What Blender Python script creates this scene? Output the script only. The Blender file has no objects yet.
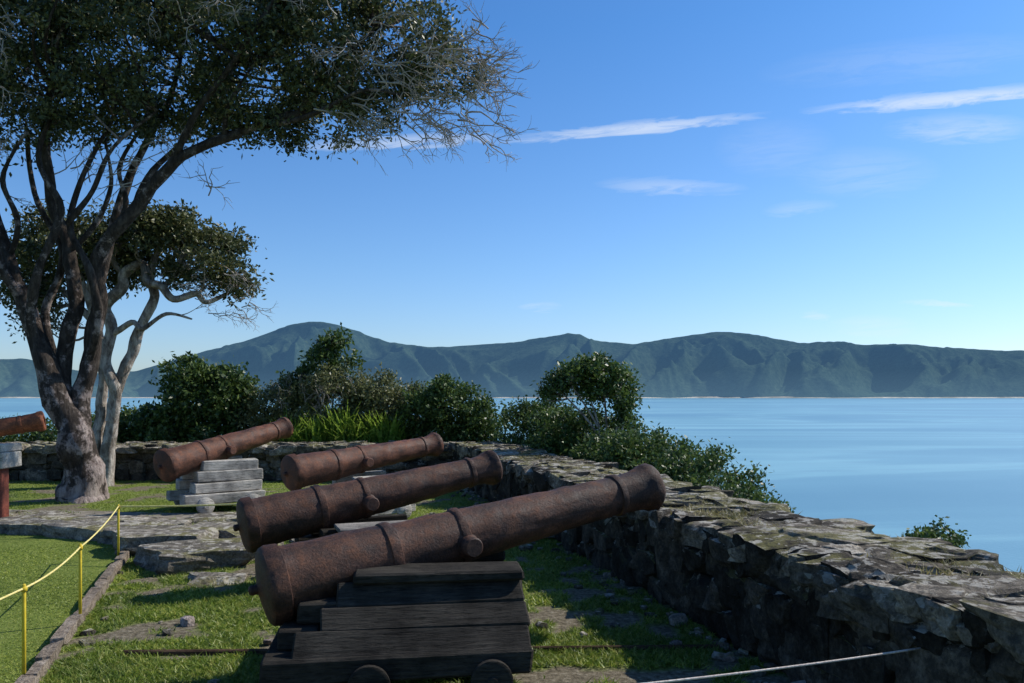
import bpy, math, random, bmesh
import numpy as np
from mathutils import Vector, Matrix, noise as mnoise
rng=np.random.default_rng(7); random.seed(7)
scene=bpy.context.scene
scene.view_settings.view_transform='Standard'; scene.view_settings.look='None'; scene.view_settings.exposure=0
COL=scene.collection

# ------------------------------------------------------------ materials
def new_mat(name):
    m=bpy.data.materials.new(name); m.use_nodes=True
    nt=m.node_tree; b=nt.nodes['Principled BSDF']
    return m,nt,b
def noise_node(nt,scale,detail=6,rough=.6,coord='Object',dist=0.0,vscale=None):
    tc=nt.nodes.new('ShaderNodeTexCoord'); n=nt.nodes.new('ShaderNodeTexNoise')
    n.inputs['Scale'].default_value=scale; n.inputs['Detail'].default_value=detail
    n.inputs['Roughness'].default_value=rough; n.inputs['Distortion'].default_value=dist
    if vscale:
        mp=nt.nodes.new('ShaderNodeMapping'); mp.inputs['Scale'].default_value=vscale
        nt.links.new(tc.outputs[coord],mp.inputs[0]); nt.links.new(mp.outputs[0],n.inputs['Vector'])
    else: nt.links.new(tc.outputs[coord],n.inputs['Vector'])
    return n
def ramp(nt,src,stops):
    r=nt.nodes.new('ShaderNodeValToRGB'); e=r.color_ramp.elements
    while len(e)<len(stops): e.new(.5)
    for i,(p,c) in enumerate(stops):
        e[i].position=p; e[i].color=(c[0],c[1],c[2],1)
    nt.links.new(src,r.inputs[0]); return r
def mix(nt,fac,a,b,mode='MIX'):
    m=nt.nodes.new('ShaderNodeMix'); m.data_type='RGBA'; m.blend_type=mode
    if isinstance(fac,(int,float)): m.inputs[0].default_value=fac
    else: nt.links.new(fac,m.inputs[0])
    for s,v in ((6,a),(7,b)):
        if isinstance(v,tuple): m.inputs[s].default_value=(v[0],v[1],v[2],1)
        else: nt.links.new(v,m.inputs[s])
    return m.outputs[2]
def bump(nt,b,src,strength,dist):
    n=nt.nodes.new('ShaderNodeBump'); n.inputs['Strength'].default_value=strength; n.inputs['Distance'].default_value=dist
    nt.links.new(src,n.inputs['Height']); nt.links.new(n.outputs[0],b.inputs['Normal'])
def simple(name,stops,scale,rough=.9,bs=.5,bd=.02,vscale=None,detail=7,spec=.2):
    m,nt,b=new_mat(name)
    n=noise_node(nt,scale,detail,.65,vscale=vscale)
    r=ramp(nt,n.outputs[0],stops); nt.links.new(r.outputs[0],b.inputs['Base Color'])
    b.inputs['Roughness'].default_value=rough; b.inputs['Specular IOR Level'].default_value=spec
    bump(nt,b,n.outputs[0],bs,bd); return m

def rust_mat(name,dark,mid,light):
    m,nt,b=new_mat(name)
    n1=noise_node(nt,9,9,.75); n2=noise_node(nt,60,6,.7); n3=noise_node(nt,1.7,6,.7,vscale=(1,2,2))
    r1=ramp(nt,n1.outputs[0],[(.34,dark),(.5,mid),(.68,light)])
    r2=ramp(nt,n2.outputs[0],[(.38,(.58,.56,.55)),(.6,(1.18,1.14,1.1))])
    c=mix(nt,.9,r1.outputs[0],r2.outputs[0],'MULTIPLY')
    r3=ramp(nt,n3.outputs[0],[(.42,(.5,.51,.54)),(.6,(1.25,1.12,1.02))])
    c=mix(nt,.9,c,r3.outputs[0],'MULTIPLY')
    nt.links.new(c,b.inputs['Base Color']); b.inputs['Specular IOR Level'].default_value=.32
    rr=ramp(nt,n1.outputs[0],[(.35,(.5,.5,.5)),(.65,(.8,.8,.8))]); nt.links.new(rr.outputs[0],b.inputs['Roughness'])
    ad=nt.nodes.new('ShaderNodeMath'); ad.operation='MULTIPLY_ADD'; nt.links.new(n2.outputs[0],ad.inputs[0]); ad.inputs[1].default_value=.5; nt.links.new(n1.outputs[0],ad.inputs[2])
    bump(nt,b,ad.outputs[0],.75,.012); return m
M_rust=rust_mat('rusty_iron',(.034,.017,.012),(.070,.033,.021),(.13,.06,.034))
M_rust_b=rust_mat('reddish_rusty_iron',(.055,.026,.017),(.110,.048,.029),(.19,.083,.046))
M_rust2=rust_mat('orange_rusty_iron',(.12,.04,.02),(.23,.08,.035),(.34,.13,.06))

def wood_mat(name,dark,light):
    m,nt,b=new_mat(name)
    n1=noise_node(nt,7,9,.75,vscale=(.6,9,9)); n2=noise_node(nt,2.6,5,.65); n3=noise_node(nt,30,4,.7,vscale=(.35,2,2))
    r1=ramp(nt,n1.outputs[0],[(.3,dark),(.7,light)])
    r2=ramp(nt,n2.outputs[0],[(.38,(.5,.5,.5)),(.62,(1.2,1.2,1.17))])
    c=mix(nt,1.0,r1.outputs[0],r2.outputs[0],'MULTIPLY')
    r3=ramp(nt,n3.outputs[0],[(.36,(.35,.35,.35)),(.46,(1,1,1))])
    c=mix(nt,.8,c,r3.outputs[0],'MULTIPLY')
    nt.links.new(c,b.inputs['Base Color']); b.inputs['Roughness'].default_value=.88; b.inputs['Specular IOR Level'].default_value=.12
    ad=nt.nodes.new('ShaderNodeMath'); ad.operation='ADD'; nt.links.new(n1.outputs[0],ad.inputs[0]); nt.links.new(n3.outputs[0],ad.inputs[1])
    bump(nt,b,ad.outputs[0],.9,.012); return m
M_wood_dark=wood_mat('dark_weathered_wood',(.016,.014,.012),(.068,.060,.050))
M_wood_grey=wood_mat('grey_weathered_wood',(.16,.145,.13),(.38,.35,.32))
M_wood_pale=wood_mat('pale_weathered_wood',(.26,.24,.21),(.60,.56,.50))
M_wood_brown=wood_mat('brown_timber',(.06,.035,.022),(.13,.08,.05))
def bark_mat(name,stops,patch,patch_lo=.55,base_pale=False):
    m,nt,b=new_mat(name)
    n=noise_node(nt,6,8,.7,vscale=(1.8,1.8,.6)); n2=noise_node(nt,1.9,6,.7)
    src=n2.outputs[0]
    if base_pale:   # lichen grows thickest near the foot of the trunk
        tc=nt.nodes.new('ShaderNodeTexCoord'); sp=nt.nodes.new('ShaderNodeSeparateXYZ'); nt.links.new(tc.outputs['Object'],sp.inputs[0])
        mr_=nt.nodes.new('ShaderNodeMapRange'); mr_.inputs['From Min'].default_value=.2; mr_.inputs['From Max'].default_value=2.4; mr_.inputs['To Min'].default_value=.13; mr_.inputs['To Max'].default_value=0
        nt.links.new(sp.outputs[2],mr_.inputs[0]); ad_=nt.nodes.new('ShaderNodeMath'); nt.links.new(src,ad_.inputs[0]); nt.links.new(mr_.outputs[0],ad_.inputs[1]); src=ad_.outputs[0]
    r=ramp(nt,n.outputs[0],stops); f=ramp(nt,src,[(patch_lo,(0,0,0)),(patch_lo+.06,(.9,.9,.9))])
    r2=ramp(nt,n.outputs[0],[(.35,(.13,.095,.085)),(.6,patch)])
    c=mix(nt,f.outputs[0],r.outputs[0],r2.outputs[0]); nt.links.new(c,b.inputs['Base Color'])
    b.inputs['Roughness'].default_value=.95; b.inputs['Specular IOR Level'].default_value=.1
    bump(nt,b,n.outputs[0],1,.09); return m
M_bark=bark_mat('bark',[(.3,(.022,.017,.013)),(.5,(.058,.046,.038)),(.7,(.135,.112,.092))],(.46,.38,.34),.55,True)
M_bark_pale=bark_mat('pale_bark',[(.3,(.09,.07,.055)),(.5,(.23,.19,.155)),(.7,(.42,.37,.31))],(.62,.56,.49),.44)
M_twig=simple('twig_bark',[(.35,(.24,.20,.17)),(.65,(.46,.41,.36))],6,bs=.2)

def leaf_mat(name,stops,scale=1.5,trans=.25,fine=14):
    m,nt,b=new_mat(name)
    n=noise_node(nt,scale,4,.6); n2=noise_node(nt,fine,2,.5)
    r=ramp(nt,n2.outputs[0],stops)
    r2=ramp(nt,n.outputs[0],[(.35,(.6,.65,.62)),(.65,(1.35,1.25,1.02))])
    c=mix(nt,.9,r.outputs[0],r2.outputs[0],'MULTIPLY')
    nt.links.new(c,b.inputs['Base Color']); b.inputs['Roughness'].default_value=.45; b.inputs['Specular IOR Level'].default_value=.35
    t=nt.nodes.new('ShaderNodeBsdfTranslucent'); nt.links.new(c,t.inputs[0])
    ms=nt.nodes.new('ShaderNodeMixShader'); ms.inputs[0].default_value=trans
    nt.links.new(b.outputs[0],ms.inputs[1]); nt.links.new(t.outputs[0],ms.inputs[2])
    nt.links.new(ms.outputs[0],nt.nodes['Material Output'].inputs[0]); return m
M_leaf_tree=leaf_mat('olive_leaves',[(.33,(.033,.048,.02)),(.5,(.078,.096,.038)),(.68,(.20,.20,.10))],1.3,.28)
M_leaf_dark=leaf_mat('dark_green_leaves',[(.35,(.028,.056,.016)),(.5,(.066,.115,.029)),(.66,(.15,.21,.06))],1.8,.3)
M_leaf_olive=leaf_mat('yellowish_shrub_leaves',[(.35,(.075,.09,.04)),(.5,(.14,.16,.065)),(.66,(.27,.27,.13))],1.8,.3)
M_leaf_blade=leaf_mat('bright_blade_leaves',[(.35,(.15,.25,.03)),(.5,(.25,.38,.055)),(.66,(.37,.47,.11))],2,.45)
M_grass=leaf_mat('grass_blades',[(.33,(.08,.13,.018)),(.5,(.17,.25,.034)),(.66,(.36,.38,.11))],1.1,.4,25)
M_lawn=leaf_mat('mown_lawn_blades',[(.33,(.16,.22,.04)),(.5,(.26,.33,.06)),(.66,(.38,.42,.11))],.6,.4,18)
M_dry=leaf_mat('dry_grass',[(.35,(.15,.14,.045)),(.5,(.27,.24,.10)),(.66,(.42,.36,.19))],1.1,.3,25)

def stone_mat(name,a,b_,c_,moss=True,scale=7):
    m,nt,b=new_mat(name)
    n1=noise_node(nt,scale,9,.72); n2=noise_node(nt,1.7,6,.7); n3=noise_node(nt,38,5,.7); n4=noise_node(nt,9,5,.65)
    r1=ramp(nt,n1.outputs[0],[(.33,a),(.5,b_),(.67,c_)])
    r3=ramp(nt,n3.outputs[0],[(.35,(.5,.5,.5)),(.62,(1.15,1.15,1.15))])
    c=mix(nt,.95,r1.outputs[0],r3.outputs[0],'MULTIPLY')
    at=nt.nodes.new('ShaderNodeAttribute'); at.attribute_name='tone'
    c=mix(nt,1.0,c,at.outputs['Color'],'MULTIPLY')
    if moss:
        g=nt.nodes.new('ShaderNodeNewGeometry'); sx=nt.nodes.new('ShaderNodeSeparateXYZ'); nt.links.new(g.outputs['Normal'],sx.inputs[0])
        rr=ramp(nt,sx.outputs[2],[(.35,(0,0,0)),(.85,(1,1,1))])
        def mul(a_,b2):
            q=nt.nodes.new('ShaderNodeMath'); q.operation='MULTIPLY'
            nt.links.new(a_,q.inputs[0])
            if isinstance(b2,float): q.inputs[1].default_value=b2
            else: nt.links.new(b2,q.inputs[1])
            return q.outputs[0]
        mr=ramp(nt,n2.outputs[0],[(.48,(0,0,0)),(.56,(1,1,1))])
        c=mix(nt,mul(mul(rr.outputs[0],mr.outputs[0]),.8),c,(.19,.175,.07))
        lr=ramp(nt,n4.outputs[0],[(.53,(0,0,0)),(.58,(1,1,1))])
        c=mix(nt,mul(mul(rr.outputs[0],lr.outputs[0]),.7),c,(.57,.53,.45))
        lr2=ramp(nt,n4.outputs[0],[(.38,(1,1,1)),(.44,(0,0,0))])
        c=mix(nt,mul(lr2.outputs[0],.6),c,(.045,.042,.038))
    nt.links.new(c,b.inputs['Base Color']); b.inputs['Roughness'].default_value=.92; b.inputs['Specular IOR Level'].default_value=.08
    ad=nt.nodes.new('ShaderNodeMath'); ad.operation='ADD'; nt.links.new(n1.outputs[0],ad.inputs[0]); nt.links.new(n3.outputs[0],ad.inputs[1])
    bump(nt,b,ad.outputs[0],1.0,.035); return m
M_stone=stone_mat('lichened_wall_stone',(.06,.053,.045),(.165,.145,.12),(.34,.305,.255))
M_slab=stone_mat('flagstone',(.14,.127,.108),(.26,.235,.20),(.42,.38,.335),True,5)
M_brick=stone_mat('kerb_stone',(.18,.14,.11),(.30,.25,.20),(.42,.36,.30),False,9)

# ------------------------------------------------------------ mesh helpers
def add_tone(me,tones):
    a=me.color_attributes.new('tone','FLOAT_COLOR','POINT')
    buf=np.ones((len(me.vertices),4),np.float32); buf[:,:3]=tones
    a.data.foreach_set('color',buf.ravel())
def uniform_mesh(name,V,k):
    n=len(V)//k; me=bpy.data.meshes.new(name)
    me.vertices.add(len(V)); me.vertices.foreach_set('co',np.asarray(V,np.float32).ravel())
    me.loops.add(n*k); me.loops.foreach_set('vertex_index',np.arange(n*k,dtype=np.int32))
    me.polygons.add(n); me.polygons.foreach_set('loop_start',np.arange(0,n*k,k,dtype=np.int32))
    me.polygons.foreach_set('loop_total',np.full(n,k,np.int32))
    me.update(calc_edges=True); return me
def poly_mesh(name,V,F,smooth=False):
    me=bpy.data.meshes.new(name); me.from_pydata([tuple(map(float,v)) for v in V],[],F); me.update()
    if smooth: me.polygons.foreach_set('use_smooth',[True]*len(me.polygons))
    return me
def obj(name,me,mat,parent=None,loc=(0,0,0),**props):
    o=bpy.data.objects.new(name,me); COL.objects.link(o); o.location=loc
    if mat is not None and me is not None: me.materials.append(mat)
    if parent: o.parent=parent
    for k,v in props.items(): o[k]=v
    return o
def empty(name,loc,**props):
    o=bpy.data.objects.new(name,None); COL.objects.link(o); o.location=loc; o.empty_display_size=.2
    for k,v in props.items(): o[k]=v
    return o

class Builder:
    def __init__(s): s.V=[];s.F=[]
    def box(s,x0,x1,y0,y1,z0,z1,bev=.012,jit=.004):
        b=min(bev,(x1-x0)*.3,(y1-y0)*.3,(z1-z0)*.3)
        X=(x0,x1);Y=(y0,y1);Z=(z0,z1); I={}
        for i in (0,1):
            for j in (0,1):
                for k in (0,1):
                    sx,sy,sz=(1 if i==0 else -1),(1 if j==0 else -1),(1 if k==0 else -1)
                    jx,jy,jz=[random.uniform(-jit,jit) for _ in range(3)]
                    x,y,z=X[i]+jx,Y[j]+jy,Z[k]+jz
                    I[(i,j,k,'x')]=len(s.V); s.V.append((x,y+sy*b,z+sz*b))
                    I[(i,j,k,'y')]=len(s.V); s.V.append((x+sx*b,y,z+sz*b))
                    I[(i,j,k,'z')]=len(s.V); s.V.append((x+sx*b,y+sy*b,z))
        for i in (0,1):
            q=[I[(i,0,0,'x')],I[(i,1,0,'x')],I[(i,1,1,'x')],I[(i,0,1,'x')]]; s.F.append(q if i else q[::-1])
            q=[I[(0,i,0,'y')],I[(1,i,0,'y')],I[(1,i,1,'y')],I[(0,i,1,'y')]]; s.F.append(q[::-1] if i else q)
            q=[I[(0,0,i,'z')],I[(1,0,i,'z')],I[(1,1,i,'z')],I[(0,1,i,'z')]]; s.F.append(q if i else q[::-1])
        for i in (0,1):
            for j in (0,1):
                s.F.append([I[(i,j,0,'x')],I[(i,j,1,'x')],I[(i,j,1,'y')],I[(i,j,0,'y')]])
                s.F.append([I[(i,0,j,'x')],I[(i,1,j,'x')],I[(i,1,j,'z')],I[(i,0,j,'z')]])
                s.F.append([I[(0,i,j,'y')],I[(1,i,j,'y')],I[(1,i,j,'z')],I[(0,i,j,'z')]])
                for k in (0,1): s.F.append([I[(i,j,k,'x')],I[(i,j,k,'y')],I[(i,j,k,'z')]])
    def obox(s,x0,x1,wy,tz,center,ang,bev=.012,jit=.004):
        """box of width wy / thickness tz rolled by ang about X, centred on (y,z)=center"""
        n=len(s.V); s.box(x0,x1,-wy/2,wy/2,-tz/2,tz/2,bev,jit)
        c,sn=math.cos(ang),math.sin(ang)
        for i in range(n,len(s.V)):
            x,y,z=s.V[i]; s.V[i]=(x,center[0]+y*c-z*sn,center[1]+y*sn+z*c)
    def lathe(s,prof,seg=32,axis='x',off=(0,0,0)):
        base=len(s.V)
        for (t,r) in prof:
            for a in range(seg):
                c,sn=math.cos(2*math.pi*a/seg)*r,math.sin(2*math.pi*a/seg)*r
                p={'x':(t,c,sn),'y':(c,t,sn),'z':(c,sn,t)}[axis]
                s.V.append((p[0]+off[0],p[1]+off[1],p[2]+off[2]))
        for i in range(len(prof)-1):
            for a in range(seg):
                b=(a+1)%seg; s.F.append([base+i*seg+a,base+i*seg+b,base+(i+1)*seg+b,base+(i+1)*seg+a])
    def tube(s,pts,rad,seg=8,wob=0.0,smooth=4):
        pts=[Vector(p) for p in pts]
        P=[];R=[]
        n=len(pts)
        for i in range(n-1):
            p0=pts[max(i-1,0)];p1=pts[i];p2=pts[i+1];p3=pts[min(i+2,n-1)]
            for k in range(smooth):
                t=k/smooth
                q=.5*((2*p1)+(p2-p0)*t+(2*p0-5*p1+4*p2-p3)*t*t+(3*p1-p0-3*p2+p3)*t**3)
                P.append(q);R.append(rad[i]*(1-t)+rad[i+1]*t)
        P.append(pts[-1]);R.append(rad[-1])
        if wob>.15:
            for i in range(2,len(P)-1):
                P[i]=P[i]+mnoise.noise_vector(P[i]*1.7)*R[i]*.55
        base=len(s.V); nrm=None
        for i,p in enumerate(P):
            d=(P[min(i+1,len(P)-1)]-P[max(i-1,0)]).normalized()
            if nrm is None:
                nrm=d.orthogonal().normalized()
            nrm=(nrm-d*nrm.dot(d)).normalized(); bi=d.cross(nrm)
            for a in range(seg):
                an=2*math.pi*a/seg; v=nrm*math.cos(an)+bi*math.sin(an)
                r=R[i]
                if wob:
                    r*=1+wob*mnoise.noise((p+v*R[i]*1.2)*3.0)+wob*.9*mnoise.noise(Vector((math.cos(an)*2.5,math.sin(an)*2.5,p.z*.5)))
                s.V.append(tuple(p+v*r))
        m=len(P)
        for i in range(m-1):
            for a in range(seg):
                b=(a+1)%seg; s.F.append([base+i*seg+a,base+i*seg+b,base+(i+1)*seg+b,base+(i+1)*seg+a])
        s.F.append([base+(m-1)*seg+a for a in range(seg)])
        return P
    def mesh(s,name,smooth=False): return poly_mesh(name,s.V,s.F,smooth)

def leaves(P,L,W):
    n=len(P); a=rng.normal(size=(n,3)); a/=np.linalg.norm(a,axis=1)[:,None]
    b=rng.normal(size=(n,3)); b-= (b*a).sum(1)[:,None]*a
    b/=np.linalg.norm(b,axis=1)[:,None]
    l=(L*rng.uniform(.6,1.3,n))[:,None]; w=(W*rng.uniform(.7,1.3,n))[:,None]
    V=np.stack([P,P+a*l*.5+b*w*.5,P+a*l,P+a*l*.5-b*w*.5],1)
    return V.reshape(-1,3)
def crown_points(blobs,per_m2,clr,nleaf,gap=-.15,nscale=1.1,seed=0):
    C=[];out=[]
    for (bx,by,bz,rx,ry,rz) in blobs:
        n=max(4,int(per_m2*(rx*rz+ry*rz+rx*ry)*1.3))
        d=rng.normal(size=(n,3)); d/=np.linalg.norm(d,axis=1)[:,None]
        r=rng.uniform(.12,1,n)**.45
        p=np.array([bx,by,bz])+d*r[:,None]*np.array([rx,ry,rz])
        for q in p:
            if mnoise.noise(Vector(q)*nscale+Vector((seed,0,0)))<gap: continue
            C.append(q)
    C=np.array(C)
    for q in C:
        k=int(nleaf*random.uniform(.5,1.4)); g=rng.normal(size=(k,3))*clr*random.uniform(.6,1.2)*np.array([1,1,.7])
        out.append(q+g)
    return C,np.concatenate(out)

def make_tree(name,loc,limbs,blobs,leafmat,barkmat,label,category,per=6,clr=.2,nleaf=50,L=.12,W=.05,gap=-.15,nb=80,seg=10,wob=.25,twigs=None,seed=0,group=None,nscale=1.1):
    e=empty(name,loc,label=label,category=category)
    if group: e['group']=group
    B=Builder(); pool=[]
    for (pts,rad) in limbs:
        P=B.tube(pts,rad,seg,wob,6); pool+=[(p,max(rad)*.3) for p in P[len(P)//3:]]
    C,LP=crown_points(blobs,per,clr,nleaf,gap,seed=seed,nscale=nscale)
    pp=np.array([tuple(p[0]) for p in pool])
    idx=rng.choice(len(C),min(nb,len(C)),replace=False)
    for i in idx:
        q=C[i]; d=np.linalg.norm(pp-q,axis=1)+np.maximum(0,pp[:,2]-q[2])*.8
        j=int(np.argmin(d)); s=pp[j]; dist=np.linalg.norm(q-s)
        mid=(s+q)/2+rng.normal(size=3)*dist*.1; mid[2]-=dist*.05
        r0=min(.05,.012+.018*dist)
        B.tube([s,mid,q],[r0,r0*.65,.006],5,0,3)
    nf=len(B.F)
    if twigs:
        def grow(p,d,l,r,depth):
            d=d.normalized(); m=p+d*l*.5+Vector(rng.normal(size=3))*l*.08; q=p+d*l+Vector(rng.normal(size=3))*l*.1
            B.tube([p,m,q],[r,r*.75,r*.5],4,0,2)
            if depth>0:
                for _ in range(random.choice([2,3,3])):
                    nd=(d+Vector(rng.normal(size=3))*.55+Vector((0,0,-.05))).normalized()
                    grow(q if random.random()<.6 else m,nd,l*random.uniform(.6,.85),r*.62,depth-1)
        for (p,d,l,r,dep) in twigs: grow(Vector(p),Vector(d),l,r,dep)
    me=B.mesh('trunk_mesh',True); me.materials.append(barkmat); me.materials.append(M_twig)
    mi=np.zeros(len(me.polygons),np.int32); mi[nf:]=1; me.polygons.foreach_set('material_index',mi)
    obj('trunk',me,None,e)
    obj('crown',uniform_mesh('crown_mesh',leaves(LP,L,W),4),leafmat,e)
    return e

# ------------------------------------------------------------ geometry of the place
H=1.8                                   # eye height
def inner(d): return 1.95-.25*(d-4.35)  # inner foot of sea wall
def outer(d): return inner(d)+.95
def terrain(x,y):
    s=x-outer(y)-.1; s2=y-17.9
    z=0.0
    if s>0: z=min(z,-.25-.62*s if s>.4 else -.62*s-.25*(s/.4))
    if s2>0:
        zz=-.12*s2 if s2<5 else -.6-.6*(s2-5)
        z=min(z,zz)
    z=max(z,-34)
    if z>-.001: z+=.02*mnoise.noise(Vector((x*.6,y*.6,3)))
    else: z+=.35*mnoise.noise(Vector((x*.35,y*.35,1)))*min(1,-z)
    return z
def bare(x,y):
    b_=mnoise.noise(Vector((x*1.3,y*1.3,0)))+.7*mnoise.noise(Vector((x*3.9,y*3.9,4)))
    w_=inner(y)-x
    if 0<w_<1.0: b_-=.28*(1-w_)
    return b_
xs=np.unique(np.round(np.concatenate([np.linspace(-60,-12,25),np.arange(-12,6,.10),np.linspace(6,20,25),np.linspace(20,120,40),np.array([-300,-150,200,300])]),4))
ys=np.unique(np.round(np.concatenate([np.linspace(-60,0,15),np.arange(0,4,.25),np.arange(4,20,.10),np.linspace(20,50,40),np.linspace(50,120,30),np.array([200,300])]),4))
def curb(d): return -3.0-.333*(d-5)
V=[];F=[];T=[]
for y in ys:
    for x in xs:
        V.append((x,y,terrain(x,y)))
        t=0.0
        if -12<x<4 and 3<y<18 and not (x<curb(y) and y<10.9): t=min(1,max(0,(-.20-bare(x,y))*5))
        T.append((t,t,t))
nx=len(xs)
for j in range(len(ys)-1):
    for i in range(nx-1):
        a=j*nx+i; F.append((a,a+1,a+nx+1,a+nx))
mg,nt,b=new_mat('ground_soil_and_turf')
n2=noise_node(nt,22,7,.7)
r1=ramp(nt,n2.outputs[0],[(.35,(.09,.125,.024)),(.5,(.15,.195,.038)),(.65,(.22,.24,.065))])
r2=ramp(nt,n2.outputs[0],[(.35,(.07,.058,.038)),(.5,(.15,.125,.085)),(.65,(.27,.235,.17))])
at=nt.nodes.new('ShaderNodeAttribute'); at.attribute_name='tone'
f=ramp(nt,at.outputs['Fac'],[(0,(0,0,0)),(.8,(1,1,1))])
c=mix(nt,f.outputs[0],r1.outputs[0],r2.outputs[0])
nt.links.new(c,b.inputs['Base Color']); b.inputs['Roughness'].default_value=.95; b.inputs['Specular IOR Level'].default_value=.1
bump(nt,b,n2.outputs[0],.8,.03)
me=poly_mesh('ground_mesh',V,F,True); add_tone(me,np.array(T)); obj('ground',me,mg,kind='structure')

def sheet(name,poly,z,mat):
    return obj(name,poly_mesh(name+'_mesh',[(x,y,z) for x,y in poly],[list(range(len(poly)))]),mat,kind='structure')
M_path=simple('packed_earth_path',[(.35,(.12,.105,.08)),(.5,(.20,.175,.135)),(.65,(.31,.275,.22))],9,bs=.5,bd=.02)
sheet('path',[(-12,10.9),(-6.2,10.6),(-3.9,10.9),(-3.0,11.2),(-2.2,12.0),(-3.2,12.4),(-5.1,12.1),(-6.5,12.3),(-12,13.0)],.03,M_path)

# sea
ms,nt,b=new_mat('sea_water')
n1=noise_node(nt,.010,6,.65,vscale=(1,.35,1)); n2=noise_node(nt,.9,4,.6); n4=noise_node(nt,.0030,6,.55,dist=1.2,vscale=(.5,1.4,1)); n5=noise_node(nt,.0009,5,.6,dist=.8,vscale=(.35,1.6,1))
r=ramp(nt,n1.outputs[0],[(.3,(.13,.285,.355)),(.7,(.15,.31,.38))])
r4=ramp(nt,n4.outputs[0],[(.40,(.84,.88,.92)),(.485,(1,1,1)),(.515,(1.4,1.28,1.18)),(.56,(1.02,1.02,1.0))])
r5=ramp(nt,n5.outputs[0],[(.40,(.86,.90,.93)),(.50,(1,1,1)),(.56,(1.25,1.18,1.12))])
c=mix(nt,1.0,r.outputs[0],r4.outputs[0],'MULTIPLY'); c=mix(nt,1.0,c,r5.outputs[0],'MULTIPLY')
nt.links.new(c,b.inputs['Base Color']); b.inputs['Roughness'].default_value=.32; b.inputs['IOR'].default_value=1.33
bump(nt,b,n2.outputs[0],.5,.15)
V=[(0,0,-30)];F=[];rad=[30,80,200,500,1200,3000,7000,13000,22000,40000];S=96
for r_ in rad:
    for a in range(S): V.append((r_*math.cos(2*math.pi*a/S),r_*math.sin(2*math.pi*a/S),-30))
for a in range(S): F.append((0,1+a,1+(a+1)%S))
for k in range(len(rad)-1):
    for a in range(S):
        b_=(a+1)%S; F.append((1+k*S+a,1+(k+1)*S+a,1+(k+1)*S+b_,1+k*S+b_))
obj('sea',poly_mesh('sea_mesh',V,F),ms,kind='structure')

# mountains across the bay
prof=[(-900,372),(-600,365),(-300,352),(-120,356),(-40,360),(0,357),(25,356),(50,362),(90,371),(125,370),(150,365),(200,350),(250,337),(290,322),(320,318),(350,326),(390,340),(430,345),(465,342),(500,341),(545,336),(575,331),(600,340),(640,341),(680,334),(715,329),(745,330),(770,335),(800,340),(840,339),(870,343),(900,341),(940,345),(980,347),(1024,349),(1150,355),(1300,345),(1600,360),(2000,372)]
gx=np.linspace(-900,2000,1451); gz=np.interp(gx,[p[0] for p in prof],[p[1] for p in prof])
kern=np.exp(-.5*(np.arange(-15,16)/3)**2); kern/=kern.sum(); gz=np.convolve(np.pad(gz,15,'edge'),kern,'valid')
PX=(gx-512)*17.5; PZ=(396-gz)*17.5
def ridged(x,y,sc,o,seed,g=.45):
    a=1.0;s=0;t=0;p=Vector((x/sc,y/sc,seed))
    for k in range(o):
        q=abs(mnoise.noise(p)); q=math.sqrt(q*q+.004)      # rounded crests
        s+=a*(1-2*q); t+=a; a*=g; p=p*2.03+Vector((3.1,1.7,0))
    return s/t
def mount(x,y,v):
    z=float(np.interp(x,PX,PZ))
    rdg=.62+.11*mnoise.noise(Vector((x/2000,0,7)))
    if v<rdg: f=(v/rdg)**.85
    else: f=1-((v-rdg)/(1-rdg))**1.5
    f=max(0,f)
    wx=x+600*mnoise.noise(Vector((x/1500,y/1500,1))); wy=y+600*mnoise.noise(Vector((x/1500,y/1500,11)))
    rn=ridged(wx,wy*.7,1150,4,2.2,.40)
    env=min(1,f*(1-f)*4)
    h=z*f+env*(rn-.55)*860*(z/1000)+(30+20*env)*f*(ridged(wx,wy,480,3,4)-.45)
    return h
NX=1100;NV=100
V=[];F=[]
for j in range(NV):
    v=j/(NV-1)
    for i in range(NX):
        x=-16000+32000*i/(NX-1)
        sh=500*mnoise.noise(Vector((x/2200,0,9)))*(1-v)
        y=12000+v*3400+sh
        V.append((x*(y/14000),y,max(-36,mount(x,y,v)-34)))
for j in range(NV-1):
    for i in range(NX-1):
        a=j*NX+i; F.append((a,a+1,a+NX+1,a+NX))
mm,nt,b=new_mat('hazy_forested_hills')
n1=noise_node(nt,.016,8,.75)
r=ramp(nt,n1.outputs[0],[(.35,(.010,.024,.018)),(.65,(.046,.068,.044))])
nt.links.new(r.outputs[0],b.inputs['Base Color']); b.inputs['Roughness'].default_value=1; b.inputs['Specular IOR Level'].default_value=0
bump(nt,b,n1.outputs[0],.45,22)
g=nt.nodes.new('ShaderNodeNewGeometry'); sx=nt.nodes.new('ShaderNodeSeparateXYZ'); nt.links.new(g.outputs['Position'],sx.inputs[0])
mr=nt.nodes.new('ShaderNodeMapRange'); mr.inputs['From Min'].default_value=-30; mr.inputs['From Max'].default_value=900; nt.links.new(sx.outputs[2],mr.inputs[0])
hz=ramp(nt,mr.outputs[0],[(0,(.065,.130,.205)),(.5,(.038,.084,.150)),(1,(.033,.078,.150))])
nt.links.new(hz.outputs[0],b.inputs['Emission Color']); b.inputs['Emission Strength'].default_value=1.0   # distance haze painted as a bluish glow of the hill surface, palest low down
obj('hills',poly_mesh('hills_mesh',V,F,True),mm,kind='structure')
V=[];F=[];k=0
for i in range(241):
    x=-9000+20000*i/240; sh=500*mnoise.noise(Vector((x*14/12/2200,0,9))); yy=11960+sh
    h=8+24*max(0,mnoise.noise(Vector((x/900,3,0)))+.3)
    V+= [(x,yy,-30.5),(x,yy+60,-30+h)]
    if i: F.append((k-2,k,k+1,k-1))
    k+=2
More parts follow.
